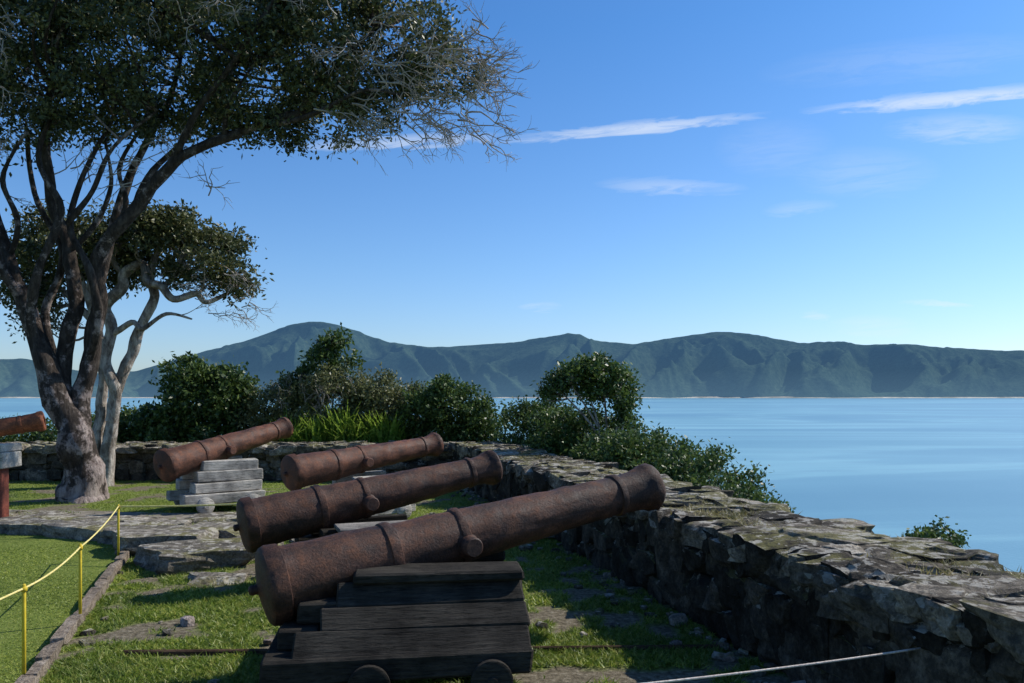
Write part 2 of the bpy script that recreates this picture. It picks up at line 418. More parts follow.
obj('beach',poly_mesh('beach_mesh',V,F),simple('beach_sand',[(.4,(.28,.27,.23)),(.6,(.55,.5,.42))],.004,bs=0),kind='structure')

# ------------------------------------------------------------ stones
def unit_grid_cube(n):
    pts={};V=[];F=[]
    def vid(p):
        k=tuple(round(c,5) for c in p)
        if k not in pts: pts[k]=len(V); V.append(p)
        return pts[k]
    for ax in range(3):
        for sg in (-1,1):
            for i in range(n):
                for j in range(n):
                    q=[]
                    for (a,b) in ((i,j),(i+1,j),(i+1,j+1),(i,j+1)):
                        p=[0,0,0]; p[ax]=sg; p[(ax+1)%3]=-1+2*a/n; p[(ax+2)%3]=-1+2*b/n; q.append(vid(tuple(p)))
                    F.append(q if sg>0 else q[::-1])
    return np.array(V),F
UC={n:unit_grid_cube(n) for n in (3,4,5,6,8)}
class Stones:
    def __init__(s): s.V=[];s.F=[];s.T=[];s.n=0
    def add(s,c,size,yaw=0,n=5,round_=.45,rough=.10,tone=None,tilt=.12,cuts=6,roll=0,cmin=.70):
        U,Fc=UC[n]
        L=np.linalg.norm(U,axis=1)[:,None]
        P=U*(1-round_)+U/L*round_*1.25
        for _ in range(cuts):
            nn=rng.normal(size=3); nn/=np.linalg.norm(nn); h=random.uniform(cmin,1.1)
            dd=P@nn-h; P=P-np.maximum(0,dd)[:,None]*nn
        sd=Vector((random.uniform(0,99),random.uniform(0,99),random.uniform(0,99)))
        dis=np.array([mnoise.noise(Vector(p)*1.3+sd)+.5*mnoise.noise(Vector(p)*3.4+sd) for p in P])
        P=P*(1+rough*dis)[:,None]
        P=P*np.array(size)/2
        M=(Matrix.Rotation(yaw,3,'Z')@Matrix.Rotation(random.uniform(-tilt,tilt),3,'X')@Matrix.Rotation(random.uniform(-tilt,tilt)+roll,3,'Y'))
        P=P@np.array(M).T+np.array(c)
        s.V.append(P); s.F+= [[i+s.n for i in f] for f in Fc]
        t=tone if tone is not None else np.array([1,.97,.93])*random.choice([.4,.55,.7,.85,1.0,1.3])*(1+rng.normal(size=3)*.03)
        s.T.append(np.tile(t,(len(P),1))); s.n+=len(P)
    def mesh(s,name,smooth=False):
        V=np.concatenate(s.V); me=poly_mesh(name,V,s.F,smooth); add_tone(me,np.concatenate(s.T)); return me

def build_wall(name,p0,p1,width,height,label,face_shade=.5):
    p0=Vector((p0[0],p0[1],0));p1=Vector((p1[0],p1[1],0)); d=(p1-p0); L=d.length; d.normalize(); nrm=Vector((d.y,-d.x,0)); yaw=math.atan2(d.y,d.x)
    S=Stones()
    def put(s,t,z,sz,n=5,yj=.1,**k):
        p=p0+d*s+nrm*t; S.add((p.x,p.y,z),sz,yaw+random.uniform(-yj,yj),n,**k)
    for side in (0,1):
        z=0
        while z<height-.04:
            hh=random.uniform(.15,.27) if side==0 else random.uniform(.2,.3); hh=min(hh,height-z+.03); s=-.1
            while s<L:
                w=random.uniform(.13,.44) if side==0 else random.uniform(.25,.5)
                big=side==0 and random.random()<.2
                h2=hh*(1.8 if big else 1)*random.uniform(.85,1.15)
                t=(.15+random.uniform(-.03,.02)-(.02 if big else 0)) if side==0 else width-.13+random.uniform(-.05,.06)
                dist=(p0+d*(s)).length
                zz=z+hh/2+.03*mnoise.noise(Vector((s*1.3,z*3,2)))*2
                put(s+w/2,t,min(zz,height-h2*.5+.005),(w*1.16*(1.35 if big else 1),.34,h2*1.2),((6 if big else 5) if dist<8 else 4) if side==0 else 4,round_=random.uniform(.0,.15),rough=.11,tilt=.09,cuts=7,cmin=.8,roll=random.uniform(-.14,.14),tone=np.array([1,.96,.90])*face_shade*random.choice([.45,.6,.75,.9,1.0,1.35]))  # side stones toned darker: shade of the wall face painted into their colour
                s+=w*.95
            z+=hh*.92
    # broad fairly flat top: capstones flush with fill, slight settlement
    s=-.1
    while s<L:
        t=.02
        w=random.uniform(.16,.44)
        while t<width+.02:
            ww=random.uniform(.14,.42)
            edge=(t<.12 or t>width-.28)
            big=random.random()<(.22 if edge else .05)
            k=1.3 if big else 1
            hz_=random.uniform(.14,.2)*(1.25 if big else 1)
            topz=height+.012*random.uniform(-1,1)*2+.055*mnoise.noise(Vector((s*.7,t*1.5,5)))+(.025 if big else 0)
            put(s+w/2+random.uniform(-.05,.05),t+ww*.4,topz-hz_/2,(w*1.25*k,ww*1.25*k,hz_),(6 if (p0+d*s).length<7 else 4),yj=.35,round_=random.uniform(.0,.25),rough=.14,tilt=.08,cuts=6,cmin=.8,tone=np.array([1,.97,.91])*random.choice([.75,1.0,1.2,1.45,1.75]))  # top stones toned brighter: sunlight on the wall top painted into their colour
            t+=ww*.85
        s+=w*.85
    me=S.mesh(name+'_mesh'); me.materials.append(M_stone)
    W=Builder(); W.box(0,L,.12,width-.12,-.3,height-.045,.02,0)
    Vn=[tuple(p0+d*v[0]+nrm*v[1]+Vector((0,0,v[2]))) for v in W.V]
    core=poly_mesh('core',Vn,W.F); add_tone(core,np.full((len(Vn),3),.8))
    bm=bmesh.new(); bm.from_mesh(me); bm.from_mesh(core); bm.to_mesh(me); bm.free()
    return obj(name,me,None,label=label,category='stone wall')
build_wall('sea_wall',(inner(1.2),1.2),(inner(17.0),17.0),.95,.80,'rough lichen-covered rubble stone parapet wall beside the cannons')
build_wall('parapet_wall',(-14,17.55),(-1.2,17.65),.6,.76,'low rubble stone parapet wall behind the trees',.85)

def slab(loc,sx,sy,th,yaw,label):
    S=Stones(); S.add((0,0,th/2-.05),(sx,sy,th+.10),yaw,8,round_=.08,rough=.13,tilt=.03,tone=np.array([1,.98,.93])*random.uniform(.75,1.2),cuts=4,cmin=.9)
    P=S.V[0]; 
    for i,p in enumerate(P):
        a=math.atan2(p[1],p[0]); k=1+.28*mnoise.noise(Vector((math.cos(a)*1.8+loc[0],math.sin(a)*1.8+loc[1],0)))
        P[i,0]*=k;P[i,1]*=k
    return obj('stone_slab',S.mesh('slab_mesh'),M_slab,None,(loc[0],loc[1],0),label=label,category='stone slab',group='flagstones beside the lawn')
sl=[(-3.35,8.55,1.1,.8,.20,.45),(-4.0,9.3,1.1,.75,.22,.25),(-4.6,9.95,.9,.65,.17,-.4),(-3.1,9.4,.75,.7,.12,.2),(-3.75,10.1,.85,.65,.16,-.1),(-5.4,10.3,1.1,.6,.16,-.3),(-6.3,10.65,1.0,.6,.13,-.2),(-4.8,10.75,.85,.55,.12,.1),(-2.85,7.75,.5,.38,.07,.3),(-7.2,10.95,1.0,.6,.12,-.1),(-3.2,10.85,.8,.6,.12,.2),
    (-5.6,11.4,1.0,.55,.07,.2),(-6.8,11.7,1.0,.6,.06,-.2),(-4.3,11.45,.9,.6,.08,.3),(-7.9,11.9,1.0,.65,.06,.1),
    (-2.3,9.8,.75,.6,.09,.5),(-1.6,10.4,.8,.6,.08,.1),(-2.3,10.7,.8,.6,.10,-.3),(-.7,9.9,.7,.5,.06,.4)]
for (x,y,a,b_,t,w) in sl:
    slab((x,y),a,b_,t,w,'flat rough grey stone slab lying in the grass')

S=Stones(); d=3.0
while d<9.9:
    l=random.uniform(.3,.5); S.add((curb(d+l/2),d+l/2,.03),(l*1.09,.09,.11),math.atan2(1,-.333),4,round_=.06,rough=.05,tilt=.012,cuts=3,cmin=.85,tone=np.array([1,.97,.93])*random.uniform(.85,1.15)); d+=l
o=obj('kerb',S.mesh('kerb_mesh'),M_brick,kind='structure')

# rubble bits
S=Stones()
for _ in range(300):
    y=4.3+13*random.random()**1.2
    if random.random()<.6: x=inner(y)-abs(random.gauss(0,.22))-.02
    else: x=random.uniform(-4,1)*1.0; 
    if x>inner(y) or x<curb(y): continue
    q=random.uniform(.02,.07)*(1.6 if random.random()<.1 else 1)
    S.add((x,y,q*.25),(q*1.4,q,q*.8),random.uniform(0,3),3,round_=.3,rough=.15)
obj('rubble',S.mesh('rubble_mesh'),M_slab,kind='stuff',label='small loose stones scattered on the ground')

# ------------------------------------------------------------ grass
def blades(P,h,w,lean=.5):
    n=len(P); an=rng.uniform(0,2*math.pi,n); s=np.stack([np.cos(an),np.sin(an),np.zeros(n)],1)
    hh=h*rng.uniform(.5,1.4,n); ww=w*rng.uniform(.7,1.3,n)
    tip=P+rng.normal(size=(n,3))*np.array([1,1,0])*(hh*lean)[:,None]; tip[:,2]=P[:,2]+hh
    return np.stack([P-s*ww[:,None],P+s*ww[:,None],tip],1).reshape(-1,3)
def in_slab(x,y):
    for (sx_,sy_,a,b_,t,w) in sl:
        c,s=math.cos(w),math.sin(w); u=(x-sx_)*c+(y-sy_)*s; v=-(x-sx_)*s+(y-sy_)*c
        if abs(u)<a*.42 and abs(v)<b_*.42: return True
    return False
def path_zone(x,y): return x<-3.0 and 10.9<y<12.3
lawn=[];wild=[]
N=300000
yy=4.3*np.exp(rng.uniform(0,1,N)*math.log(17.4/4.3)); xx=rng.uniform(-.72,.45,N)*yy
for x,y in zip(xx,yy):
    if x>inner(y)-.02 or x<-13: continue
    if in_slab(x,y): continue
    if path_zone(x,y) and (bare(x*1.5,y*1.5)<.25): continue
    if x<curb(y)-.06 and y<10.9:
        lawn.append((x,y,0)); continue
    if y<10.2 and abs(x-curb(y))<.06: continue
    if bare(x,y)<-.22+random.uniform(-.14,.14): continue
    if y>12.4 and random.random()<.3: continue
    wild.append((x,y,.02 if path_zone(x,y) else 0))
lawn=np.array(lawn,float); wild=np.array(wild,float)
obj('mown_grass',uniform_mesh('lawn_mesh',blades(lawn,.012,.006,1.1),3),M_lawn,kind='stuff',label='short mown lawn grass inside the kerb')
obj('rough_grass',uniform_mesh('grass_mesh',blades(wild,.034,.0062,.9),3),M_grass,kind='stuff',label='uneven green grass around the cannons')
P=[]
for _ in range(850):
    y=random.uniform(2.5,15); t=random.uniform(.12,.95); 
    if mnoise.noise(Vector((t*2,y*1.2,8)))<-.03: continue
    cx,cy=inner(y)+t,y
    for _ in range(24): P.append((cx+random.gauss(0,.06),cy+random.gauss(0,.07),.785))
obj('wall_top_grass',uniform_mesh('wallgrass_mesh',blades(np.array(P),.045,.0045,1.1),3),M_dry,kind='stuff',label='dry grass tufts growing on the wall top')

# ------------------------------------------------------------ cannons
profile=[(-.040,0.001),(-.039,.08),(-.036,.12),(-.031,.13),(-.026,.12),(-.022,.13),(-.018,.30),(-.014,.62),(-.009,.90),(-.004,.985),(0,1.0),(.006,1.02),(.030,1.02),(.032,.95),(.045,.93),(.20,.88),(.25,.865),(.252,.905),(.264,.92),(.274,.90),(.276,.85),(.285,.83),(.42,.775),(.422,.81),(.430,.83),(.440,.81),(.442,.765),(.50,.74),(.87,.60),(.872,.645),(.880,.655),(.888,.64),(.890,.60),(.90,.595),(.94,.64),(.965,.70),(.972,.75),(.990,.76),(.996,.72),(1.0,.68),(1.003,.60),(1.003,.33),(.90,.31),(.899,.001)]
def cannon(breech,muzzle,R,label,mat,trun=.43):
    b=Vector(breech);m=Vector(muzzle);L=(m-b).length
    e=empty('cannon',b,label=label,category='cannon',group='old cannons aimed over the fort wall')
    e.rotation_mode='QUATERNION'; e.rotation_quaternion=(m-b).to_track_quat('X','Z')
    B=Builder(); 
    pr=[]
    for (t0,r0),(t1,r1) in zip(profile[:-1],profile[1:]):
        k=max(1,int((t1-t0)/.025)) if t1>t0 else 1
        for q in range(k): pr.append((t0+(t1-t0)*q/k,r0+(r1-r0)*q/k))
    pr.append(profile[-1])
    B.lathe([(t*L,r*R) for t,r in pr],56)
    for i,v in enumerate(B.V):
        p=Vector(v); r=math.hypot(p.y,p.z)
        if r>R*.4:
            n=.010*mnoise.noise(p*9+b)+.006*mnoise.noise(p*24+b)
            B.V[i]=(p.x,p.y*(1+n/r),p.z*(1+n/r))
    me=B.mesh('barrel_mesh',True)
    me.set_sharp_from_angle(angle=math.radians(35))
    obj('barrel',me,mat,e)
    for sg in (1,-1):
        T=Builder(); pr=[(R*.70,R*.38),(R*.78,R*.30),(R*1.12,R*.28),(R*1.17,R*.24),(R*1.175,.001)]
        T.lathe([(t*sg,r) for t,r in pr],24,'y',(trun*L,0,-R*.12))
        tm=T.mesh('trunnion_mesh',True); tm.set_sharp_from_angle(angle=math.radians(40)); obj('trunnion',tm,mat,e)
    return e
cannon((-1.525,5.0,.61),(1.12,6.4,1.08),.245,'large rusty iron cannon on a dark wooden carriage beside the wall',M_rust)
cannon((-2.47,7.4,.60),(-.185,8.7,1.03),.25,'rusty reddish-brown iron cannon resting on a low grey carriage',M_rust)
cannon((-3.05,11.0,.74),(-1.20,12.8,1.03),.25,'rusty iron cannon with a pale timber under its middle',M_rust_b)
cannon((-5.22,12.0,.75),(-3.95,14.0,1.25),.25,'rusty iron cannon tilted upward on a pale stepped carriage',M_rust_b)
cannon((-9.3,11.0,1.0),(-7.02,12.0,1.43),.21,'orange rusty cannon propped high on a block and post',M_rust2)

def wheel(e,r,x,c,wood,thick=.045):
    B=Builder()
    B.lathe([(-thick*1.5,.001),(-thick*1.5,r*.26),(-thick,r*.30),(-thick*.9,r*.38),(-thick*.8,r*.9),(-thick*.6,r),(thick*.6,r),(thick*.8,r*.9),(thick*.9,.001)],28,'y',(x,c,r+.005))
    wm=B.mesh('wheel_mesh',True); wm.set_sharp_from_angle(angle=math.radians(40)); obj('wheel',wm,wood,e)
def carriage(loc,ang,Lf,Lr,top,gap,wood,label,tiers=4,step_out=.085,step_back=.11,z0=.08,cheek=.13,wheel_r=.12,wx=(.25,-.5)):
    e=empty('gun_carriage',(loc[0],loc[1],0),label=label,category='cannon carriage',group='wooden gun carriages')
    e.rotation_euler=(0,0,ang)
    th=(top-z0)/tiers
    for sg in (-1,1):
        B=Builder()
        for k in range(tiers):
            zt=top-k*th; out=gap+cheek+step_out*k*(1 if sg<0 else .4)+random.uniform(-.02,.02)
            y0,y1=sorted((sg*gap,sg*out))
            B.box(-Lr-step_back*k+random.uniform(-.05,.05),Lf+.01*k+random.uniform(-.05,.05),y0,y1,zt-th+.003,zt,.012,.010)
        obj('cheek',B.mesh('cheek_mesh'),wood,e)
    B=Builder()
    B.box(-Lr-.1,Lf-.05,-gap+.004,gap-.004,z0+.03,z0+.15,.01,.003)
    obj('bed',B.mesh('bed_mesh'),wood,e)
    for x in wx:
        B=Builder(); w=gap+cheek+step_out*(tiers-1)+.10
        B.lathe([(-w,.001),(-w,.035),(w*.86,.035),(w*.86,.001)],14,'y',(x,0,wheel_r))
        obj('axle',B.mesh('axle_mesh'),wood,e)
        for sg in (-1,1):
            wheel(e,wheel_r,x,(gap+cheek+step_out*(tiers-1)*(1 if sg<0 else .4)+.05)*sg,wood)
    return e
# carriage of the nearest gun
e=empty('gun_carriage',(-.60,5.46,0),label='dark weathered wooden gun carriage with sloping plank side and small wheels',category='cannon carriage',group='wooden gun carriages')
e.rotation_euler=(0,0,math.radians(8)); wd=M_wood_dark
B=Builder(); B.box(-.45,.62,-.50,-.215,.635,.70,.014,.010); B.box(-.40,.60,-.36,-.23,.10,.63,.012,.006); obj('cheek',B.mesh('cheek_mesh'),wd,e)
B=Builder(); B.box(-.42,.60,.26,.44,.60,.68,.014,.008); B.box(-.55,.60,.26,.42,.10,.595,.012,.006); obj('cheek',B.mesh('cheek_mesh'),wd,e)
B=Builder()
p_top=Vector((-.42,.635)); p_bot=Vector((-.76,.275)); sl_ang=math.atan2(p_top.y-p_bot.y,p_top.x-p_bot.x)
for k,(xa,xb) in enumerate([(-.54,.60),(-.64,.62),(-.78,.61)]):
    c_=p_top.lerp(p_bot,(k+.5)/3); B.obox(xa,xb,.178,.05,(c_.x-.006*k,c_.y-.003*k),sl_ang+random.uniform(-.03,.03),.012,.012)
obj('side_planking',B.mesh('planking_mesh'),wd,e)
B=Builder(); B.box(-.95,.62,-.80,-.62,.15,.29,.016,.010); obj('sill',B.mesh('sill_mesh'),wd,e)
B=Builder(); B.box(-.95,-.78,-.61,.40,.14,.28,.012,.006); B.box(-.88,-.64,-.61,-.22,.284,.41,.012,.008); B.box(-.78,-.50,-.52,-.22,.414,.54,.012,.008); obj('rear_steps',B.mesh('steps_mesh'),wd,e)
B=Builder(); B.box(-.62,.55,-.214,.256,.12,.24,.01,.004); obj('bed',B.mesh('bed_mesh'),wd,e)
for x in (.37,-.34):
    B=Builder(); B.lathe([(-.86,.001),(-.86,.03),(.55,.03),(.55,.001)],14,'y',(x,0,.125)); obj('axle',B.mesh('axle_mesh'),wd,e)
    wheel(e,.125,x,-.84,wd,.03); wheel(e,.125,x,.50,wd,.035)
carriage((-1.45,8.05),math.radians(28),.5,.55,.54,.25,M_wood_dark,'low grey weathered wooden gun carriage on the grass',tiers=3)
carriage((-2.1,11.9),math.radians(42),.45,.45,.64,.25,M_wood_pale,'pale weathered wooden gun carriage behind other guns',tiers=3,step_out=.04)
carriage((-4.62,12.85),math.radians(40),.45,.45,.80,.25,M_wood_pale,'pale grey stepped wooden gun carriage beside the path',step_out=.05,step_back=.10,z0=.14,wheel_r=.13)
def plank(loc,l,w,h,ang,mat,label,tiltx=0):
    B=Builder(); B.box(-l/2,l/2,-w/2,w/2,0,h,.008,.004)
    o=obj('timber_plank',B.mesh('plank_mesh'),mat,None,loc,label=label,category='wooden plank'); o.rotation_euler=(tiltx,0,ang); return o
plank((-1.12,7.55,.545),1.05,.40,.05,math.radians(20),M_wood_grey,'wide grey plank laid on top of the carriage')
plank((.05,10.2,.02),1.1,.5,.28,math.radians(12),M_wood_grey,'weathered timber block lying beside the wall')
plank((-.6,5.62,.0),4.2,.035,.035,math.radians(2),M_wood_brown,'long thin brown timber edging in the grass')
e=empty('cannon_support',(-7.15,11.15,0),label='rust red post carrying a pale block under a cannon',category='cannon support')
M_post=rust_mat('dark_red_painted_post',(.10,.03,.02),(.20,.055,.035),(.28,.09,.06))
B=Builder(); B.box(-.10,.09,-.09,.09,0,.80,.012,.003); B.box(-.14,.13,-.13,.13,0,.06,.01,.002); obj('post',B.mesh('post_mesh'),M_post,e)
B=Builder(); B.box(-.20,.17,-.2,.25,.803,1.02,.012,.006); B.box(-.16,.14,-.16,.3,1.023,1.13,.012,.006); obj('block',B.mesh('block_mesh'),M_wood_pale,e)

# ------------------------------------------------------------ rope barrier
M_yellow=simple('yellow_paint',[(.4,(.55,.40,.03)),(.6,(.72,.54,.05))],12,rough=.5,bs=.1)
M_rope=simple('yellow_rope',[(.4,(.6,.48,.14)),(.6,(.78,.68,.3))],60,rough=.8,bs=.3)
M_rope_w=simple('pale_rope',[(.4,(.5,.42,.36)),(.6,(.72,.64,.56))],60,rough=.8,bs=.3)
posts=[(-3.02,4.95,.63),(-3.40,6.3,.63),(-4.33,8.8,.60),(-.3,3.1,.63)]
for i,(x,y,h) in enumerate(posts):
    B=Builder(); B.lathe([(-.05,.001),(-.05,.012),(h,.012),(h+.006,.008),(h+.008,.001)],10,'z'); B.lathe([(h-.04,.012),(h-.038,.019),(h-.012,.019),(h-.01,.012)],10,'z')
    obj('barrier_post',B.mesh('post_mesh',True),M_yellow,None,(x,y,0),label='thin yellow metal post holding a rope barrier',category='barrier post',group='yellow rope barrier posts')
def rope(pts,sag,mat,label,r=.006):
    B=Builder()
    P=[]
    for a,b_ in zip(pts[:-1],pts[1:]):
        for k in range(8):
            t=k/8; p=Vector(a).lerp(Vector(b_),t); p.z-=sag*4*t*(1-t); P.append(p)
    P.append(Vector(pts[-1]))
    B.tube(P,[r]*len(P),6,0,2)
    return obj('barrier_rope',B.mesh('rope_mesh',True),mat,None,label=label,category='rope')
rope([(-3.1,3.0,.6),(-3.02,4.95,.61),(-3.40,6.3,.61),(-4.33,8.8,.585)],.03,M_rope,'yellow rope strung between thin yellow posts',.007)
rope([(-4.33,8.8,.585),(-2.75,8.5,.66),(-1.9,8.3,.58)],.01,M_rope,'yellow rope running from a post to a carriage',.010)
rope([(-.3,3.1,.61),(1.99,3.9,.57)],.02,M_rope_w,'pale rope stretched low from post to wall',.0055)

# ------------------------------------------------------------ trees
limbs1=[
 ([(0,0,-.1),(-.02,.0,.3),(-.09,0,1.03),(-.43,-.1,1.9),(-.78,-.2,2.93),(-1.2,-.2,4.14),(-1.64,0,5.4),(-1.9,.2,7)],[.46,.36,.29,.23,.15,.11,.085,.05]),
 ([(-.12,0,1.2),(-.1,.1,1.9),(.09,.15,2.76),(.17,.1,3.6),(.28,0,4.3),(.86,-.1,4.95),(1.64,-.2,5.75),(2.5,-.2,6.2),(3.7,-.1,6.64),(4.9,.1,7.0),(5.95,.2,7.16)],[.19,.17,.145,.13,.12,.11,.095,.08,.06,.04,.02]),
 ([(-.35,0,1.7),(-.43,.1,2.6),(-.26,.2,3.45),(-.43,.3,4.3),(-.78,.3,5.5),(-.86,.3,6.6),(-.6,.3,8)],[.15,.14,.125,.115,.095,.08,.04]),
 ([(.15,.1,3.3),(.05,.5,3.9),(.17,.7,5.0),(.6,.8,6.2),(1.1,.9,7.3),(1.4,.9,8.6)],[.10,.095,.085,.07,.05,.03]),
 ([(-.95,-.2,3.4),(-1.1,-.5,3.97),(-1.4,-.8,5.35),(-1.6,-.9,6.6),(-1.8,-1,8)],[.09,.08,.07,.055,.03]),
 ([(1.64,-.2,5.75),(2.1,-.5,6.5),(2.9,-.8,7.3),(3.6,-1,8.2)],[.07,.06,.045,.03]),
 ([(.86,-.1,4.95),(1.0,.4,5.8),(1.6,.9,6.8),(2.2,1.2,8)],[.07,.06,.045,.03]),
 ([(3.7,-.1,6.64),(4.3,-.4,7.2),(5.1,-.5,7.9)],[.05,.04,.02]),
 ([(3.1,-.15,6.4),(4.0,-.5,6.45),(4.9,-.8,6.75),(5.6,-.9,6.65)],[.05,.04,.03,.015]),
 ([(-1.64,0,5.4),(-2.3,0,6.4),(-3,0,7.4)],[.08,.06,.03]),
 ([(-.6,-.1,2.4),(-.75,-.35,3.1),(-.45,-.5,4.0),(-.15,-.5,4.9),(-.5,-.5,5.8),(-.2,-.4,6.8)],[.09,.08,.07,.06,.045,.03]),
 ([(.0,.1,2.3),(.35,-.2,3.1),(.28,-.35,3.9),(-.1,-.3,4.7),(.1,-.2,5.6),(.5,0,6.6)],[.075,.07,.065,.055,.04,.03]),
 ([(-.2,.1,1.5),(-.65,.3,2.3),(-.9,.4,3.3),(-.6,.4,4.3),(-1.1,.4,5.4),(-1.2,.3,6.6)],[.085,.08,.07,.06,.045,.03]),
 ([(-.45,.25,4.3),(0,.3,4.8),(.3,.3,5.5),(.2,.3,6.3)],[.05,.045,.035,.02]),
 ([(-1.2,-.2,4.1),(-.9,-.4,4.7),(-1.1,-.5,5.4),(-.7,-.5,6.2)],[.05,.045,.04,.02]),
 ([(-.1,-.35,4.7),(.4,-.5,5.2),(.8,-.6,5.9),(1.5,-.6,6.5)],[.045,.04,.03,.02]),
 ([(.28,0,4.3),(.6,.2,5.1),(.5,.2,5.8),(.9,.2,6.5)],[.05,.045,.04,.02]),
 ([(2.5,-.2,6.2),(2.6,-.4,6.6),(3.0,-.5,7.2)],[.05,.04,.02])]
blobs1=[(-.43,0,7.7,1.9,2.0,1.5),(1.3,.1,7.8,1.9,2.0,1.5),(3.0,.1,7.7,1.7,1.8,1.25),(4.4,0,7.75,1.5,1.5,.95),(5.6,0,7.8,1.0,1.1,.7),(6.0,0,7.2,.75,.8,.45),(3.75,-.1,6.5,1.2,1.0,.45),
 (2,0,9.1,2.7,2,1.2),(4.5,0,8.9,1.8,1.6,.9),(6.5,.1,7.5,.45,.5,.4),(.6,0,6.7,1.3,1.2,.45),(-1.4,0,6.6,1.0,1.2,.8),(-1.6,0,8.4,1.7,1.8,1.5),(-3.3,0,7.8,1.5,1.5,1.4),(4.9,0,6.8,.7,.8,.3),(2.3,.2,6.6,.8,.8,.3)]
tw=[]
for _ in range(85):
    tw.append(((random.uniform(4.0,6.8),random.uniform(-1.1,.3),random.uniform(6.3,7.9)),(random.uniform(.4,1),random.uniform(-.6,.2),random.uniform(-.8,.25)),random.uniform(.3,.5),.019,3))
for _ in range(26):
    tw.append(((random.uniform(-2.0,-.5),random.uniform(-2.0,-1.4),random.uniform(6.0,8.0)),(random.uniform(-.3,.6),-.3,random.uniform(-.8,.0)),random.uniform(.25,.45),.017,3))
for _ in range(12):
    x=random.uniform(1.2,5); tw.append(((x,-1.6,random.uniform(6.9,8.4)),(random.uniform(-.3,.8),-.5,random.uniform(-.6,.4)),random.uniform(.25,.4),.012,3))
for _ in range(26):
    tw.append(((random.uniform(-1.6,2.2),random.uniform(-.5,.5),random.uniform(5.3,6.3)),(random.uniform(-.6,.8),random.uniform(-.3,.3),random.uniform(-.2,.8)),random.uniform(.3,.45),.014,2))
make_tree('tree',(-7.37,13.8,0),limbs1,blobs1,M_leaf_tree,M_bark,'large spreading tree with gnarled pale trunk and olive crown','tree',per=22,clr=.15,nleaf=66,L=.11,W=.045,gap=-.10,nb=300,twigs=tw,seed=3,nscale=1.8)
limbs2=[
 ([(0,0,-.1),(.1,0,.9),(.2,0,1.7),(.5,0,2.5),(.62,0,2.95),(.95,0,3.7),(.9,0,4.2),(1.15,0,4.9)],[.17,.13,.12,.11,.10,.09,.08,.04]),
 ([(.15,-.05,1.3),(.28,-.1,1.9),(.1,-.15,2.5),(.22,-.15,3.1),(.12,-.2,3.55),(.45,-.2,3.95),(.5,-.25,4.2),(.85,-.25,4.38),(1.0,-.35,4.05),(1.3,-.35,3.95),(1.5,-.3,3.7),(1.9,-.2,3.82),(2.1,-.1,3.66),(2.6,0,3.95)],[.12,.12,.115,.11,.11,.105,.10,.095,.09,.08,.075,.06,.05,.025]),
 ([(-.3,.1,-.1),(-.15,.1,1.3),(-.1,.1,2.3),(-.3,.1,3.5),(-.7,0,4.7)],[.12,.11,.10,.08,.04]),
 ([(1.3,-.3,3.95),(1.55,-.1,4.3),(1.6,-.1,4.6),(2.1,0,4.8)],[.06,.05,.04,.02]),
 ([(.5,-.2,4.15),(.3,-.3,4.5),(.5,-.3,4.8),(.7,-.3,5.0)],[.06,.05,.04,.02]),
 ([(.15,-.2,3.5),(-.15,-.3,3.9),(-.05,-.3,4.3)],[.06,.05,.03]),
 ([(.2,-.15,3.0),(.7,-.35,3.25),(.95,-.4,3.1),(1.4,-.4,3.4),(1.9,-.4,3.3)],[.06,.055,.045,.035,.015]),
 ([(-.2,.1,3.2),(-.9,.1,3.9),(-1.6,.1,4.4)],[.08,.06,.03])]
blobs2=[(1.9,0,4.6,1.0,1.0,.7),(.7,0,4.95,1.3,1.1,.6),(-.9,0,4.8,1.2,1.1,.75),(-1.7,0,4.2,.8,.8,.7),(2.5,0,4.15,.5,.5,.4),(1.3,0,5.2,.9,.8,.3),(-1.3,0,3.5,.7,.6,.5),(.1,.6,4.5,.9,.5,.5)]
tw2=[((random.uniform(1.3,2.9),random.uniform(-.8,.2),random.uniform(3.4,4.4)),(random.uniform(.2,1),random.uniform(-.4,.4),random.uniform(-.5,.3)),.25,.014,3) for _ in range(28)]
make_tree('tree',(-8.14,16.0,0),limbs2,blobs2,M_leaf_tree,M_bark_pale,'smaller tree with pale bent limb and domed crown','tree',per=38,clr=.14,nleaf=58,L=.11,W=.047,gap=-.22,nb=120,twigs=tw2,seed=9,nscale=1.8)

def bush(name,x,y,topz,blobs,mat,label,cat='bush',stems=4,per=50,clr=.12,nleaf=58,L=.085,W=.042,gap=-.45,nb=40,stemr=.03,twigs=None,bark=M_bark):
    zg=terrain(x,y)-.05
    bl=[(a,b_,c-zg,r1,r2,r3) for (a,b_,c,r1,r2,r3) in blobs]
    limbs=[]
    for k in range(stems):
        t=bl[k%len(bl)]; tx,ty,tz=t[0]+random.uniform(-.4,.4)*t[3],t[1]+random.uniform(-.4,.4)*t[4],t[2]
        limbs.append(([(random.uniform(-.08,.08),random.uniform(-.08,.08),0),(tx*.4+random.uniform(-.1,.1),ty*.4,tz*.45),(tx,ty,tz)],[stemr,stemr*.8,stemr*.3]))
    return make_tree(name,(x,y,zg),limbs,bl,mat,bark,label,cat,per=per,clr=clr,nleaf=nleaf,L=L,W=W,gap=gap,nb=nb,seg=6,wob=.1,twigs=twigs,seed=x,nscale=2)
bush('bush',-7.3,19.2,0,[(0,0,1.65,1.05,.9,.75),(-.5,0,2.2,.6,.6,.5),(.5,0,1.9,.7,.6,.6),(0,0,.8,1.5,1,.8),(-1.3,.3,1.1,.8,.7,.7)],M_leaf_dark,'dense dark green bush behind the low wall',L=.13,W=.068,per=34)
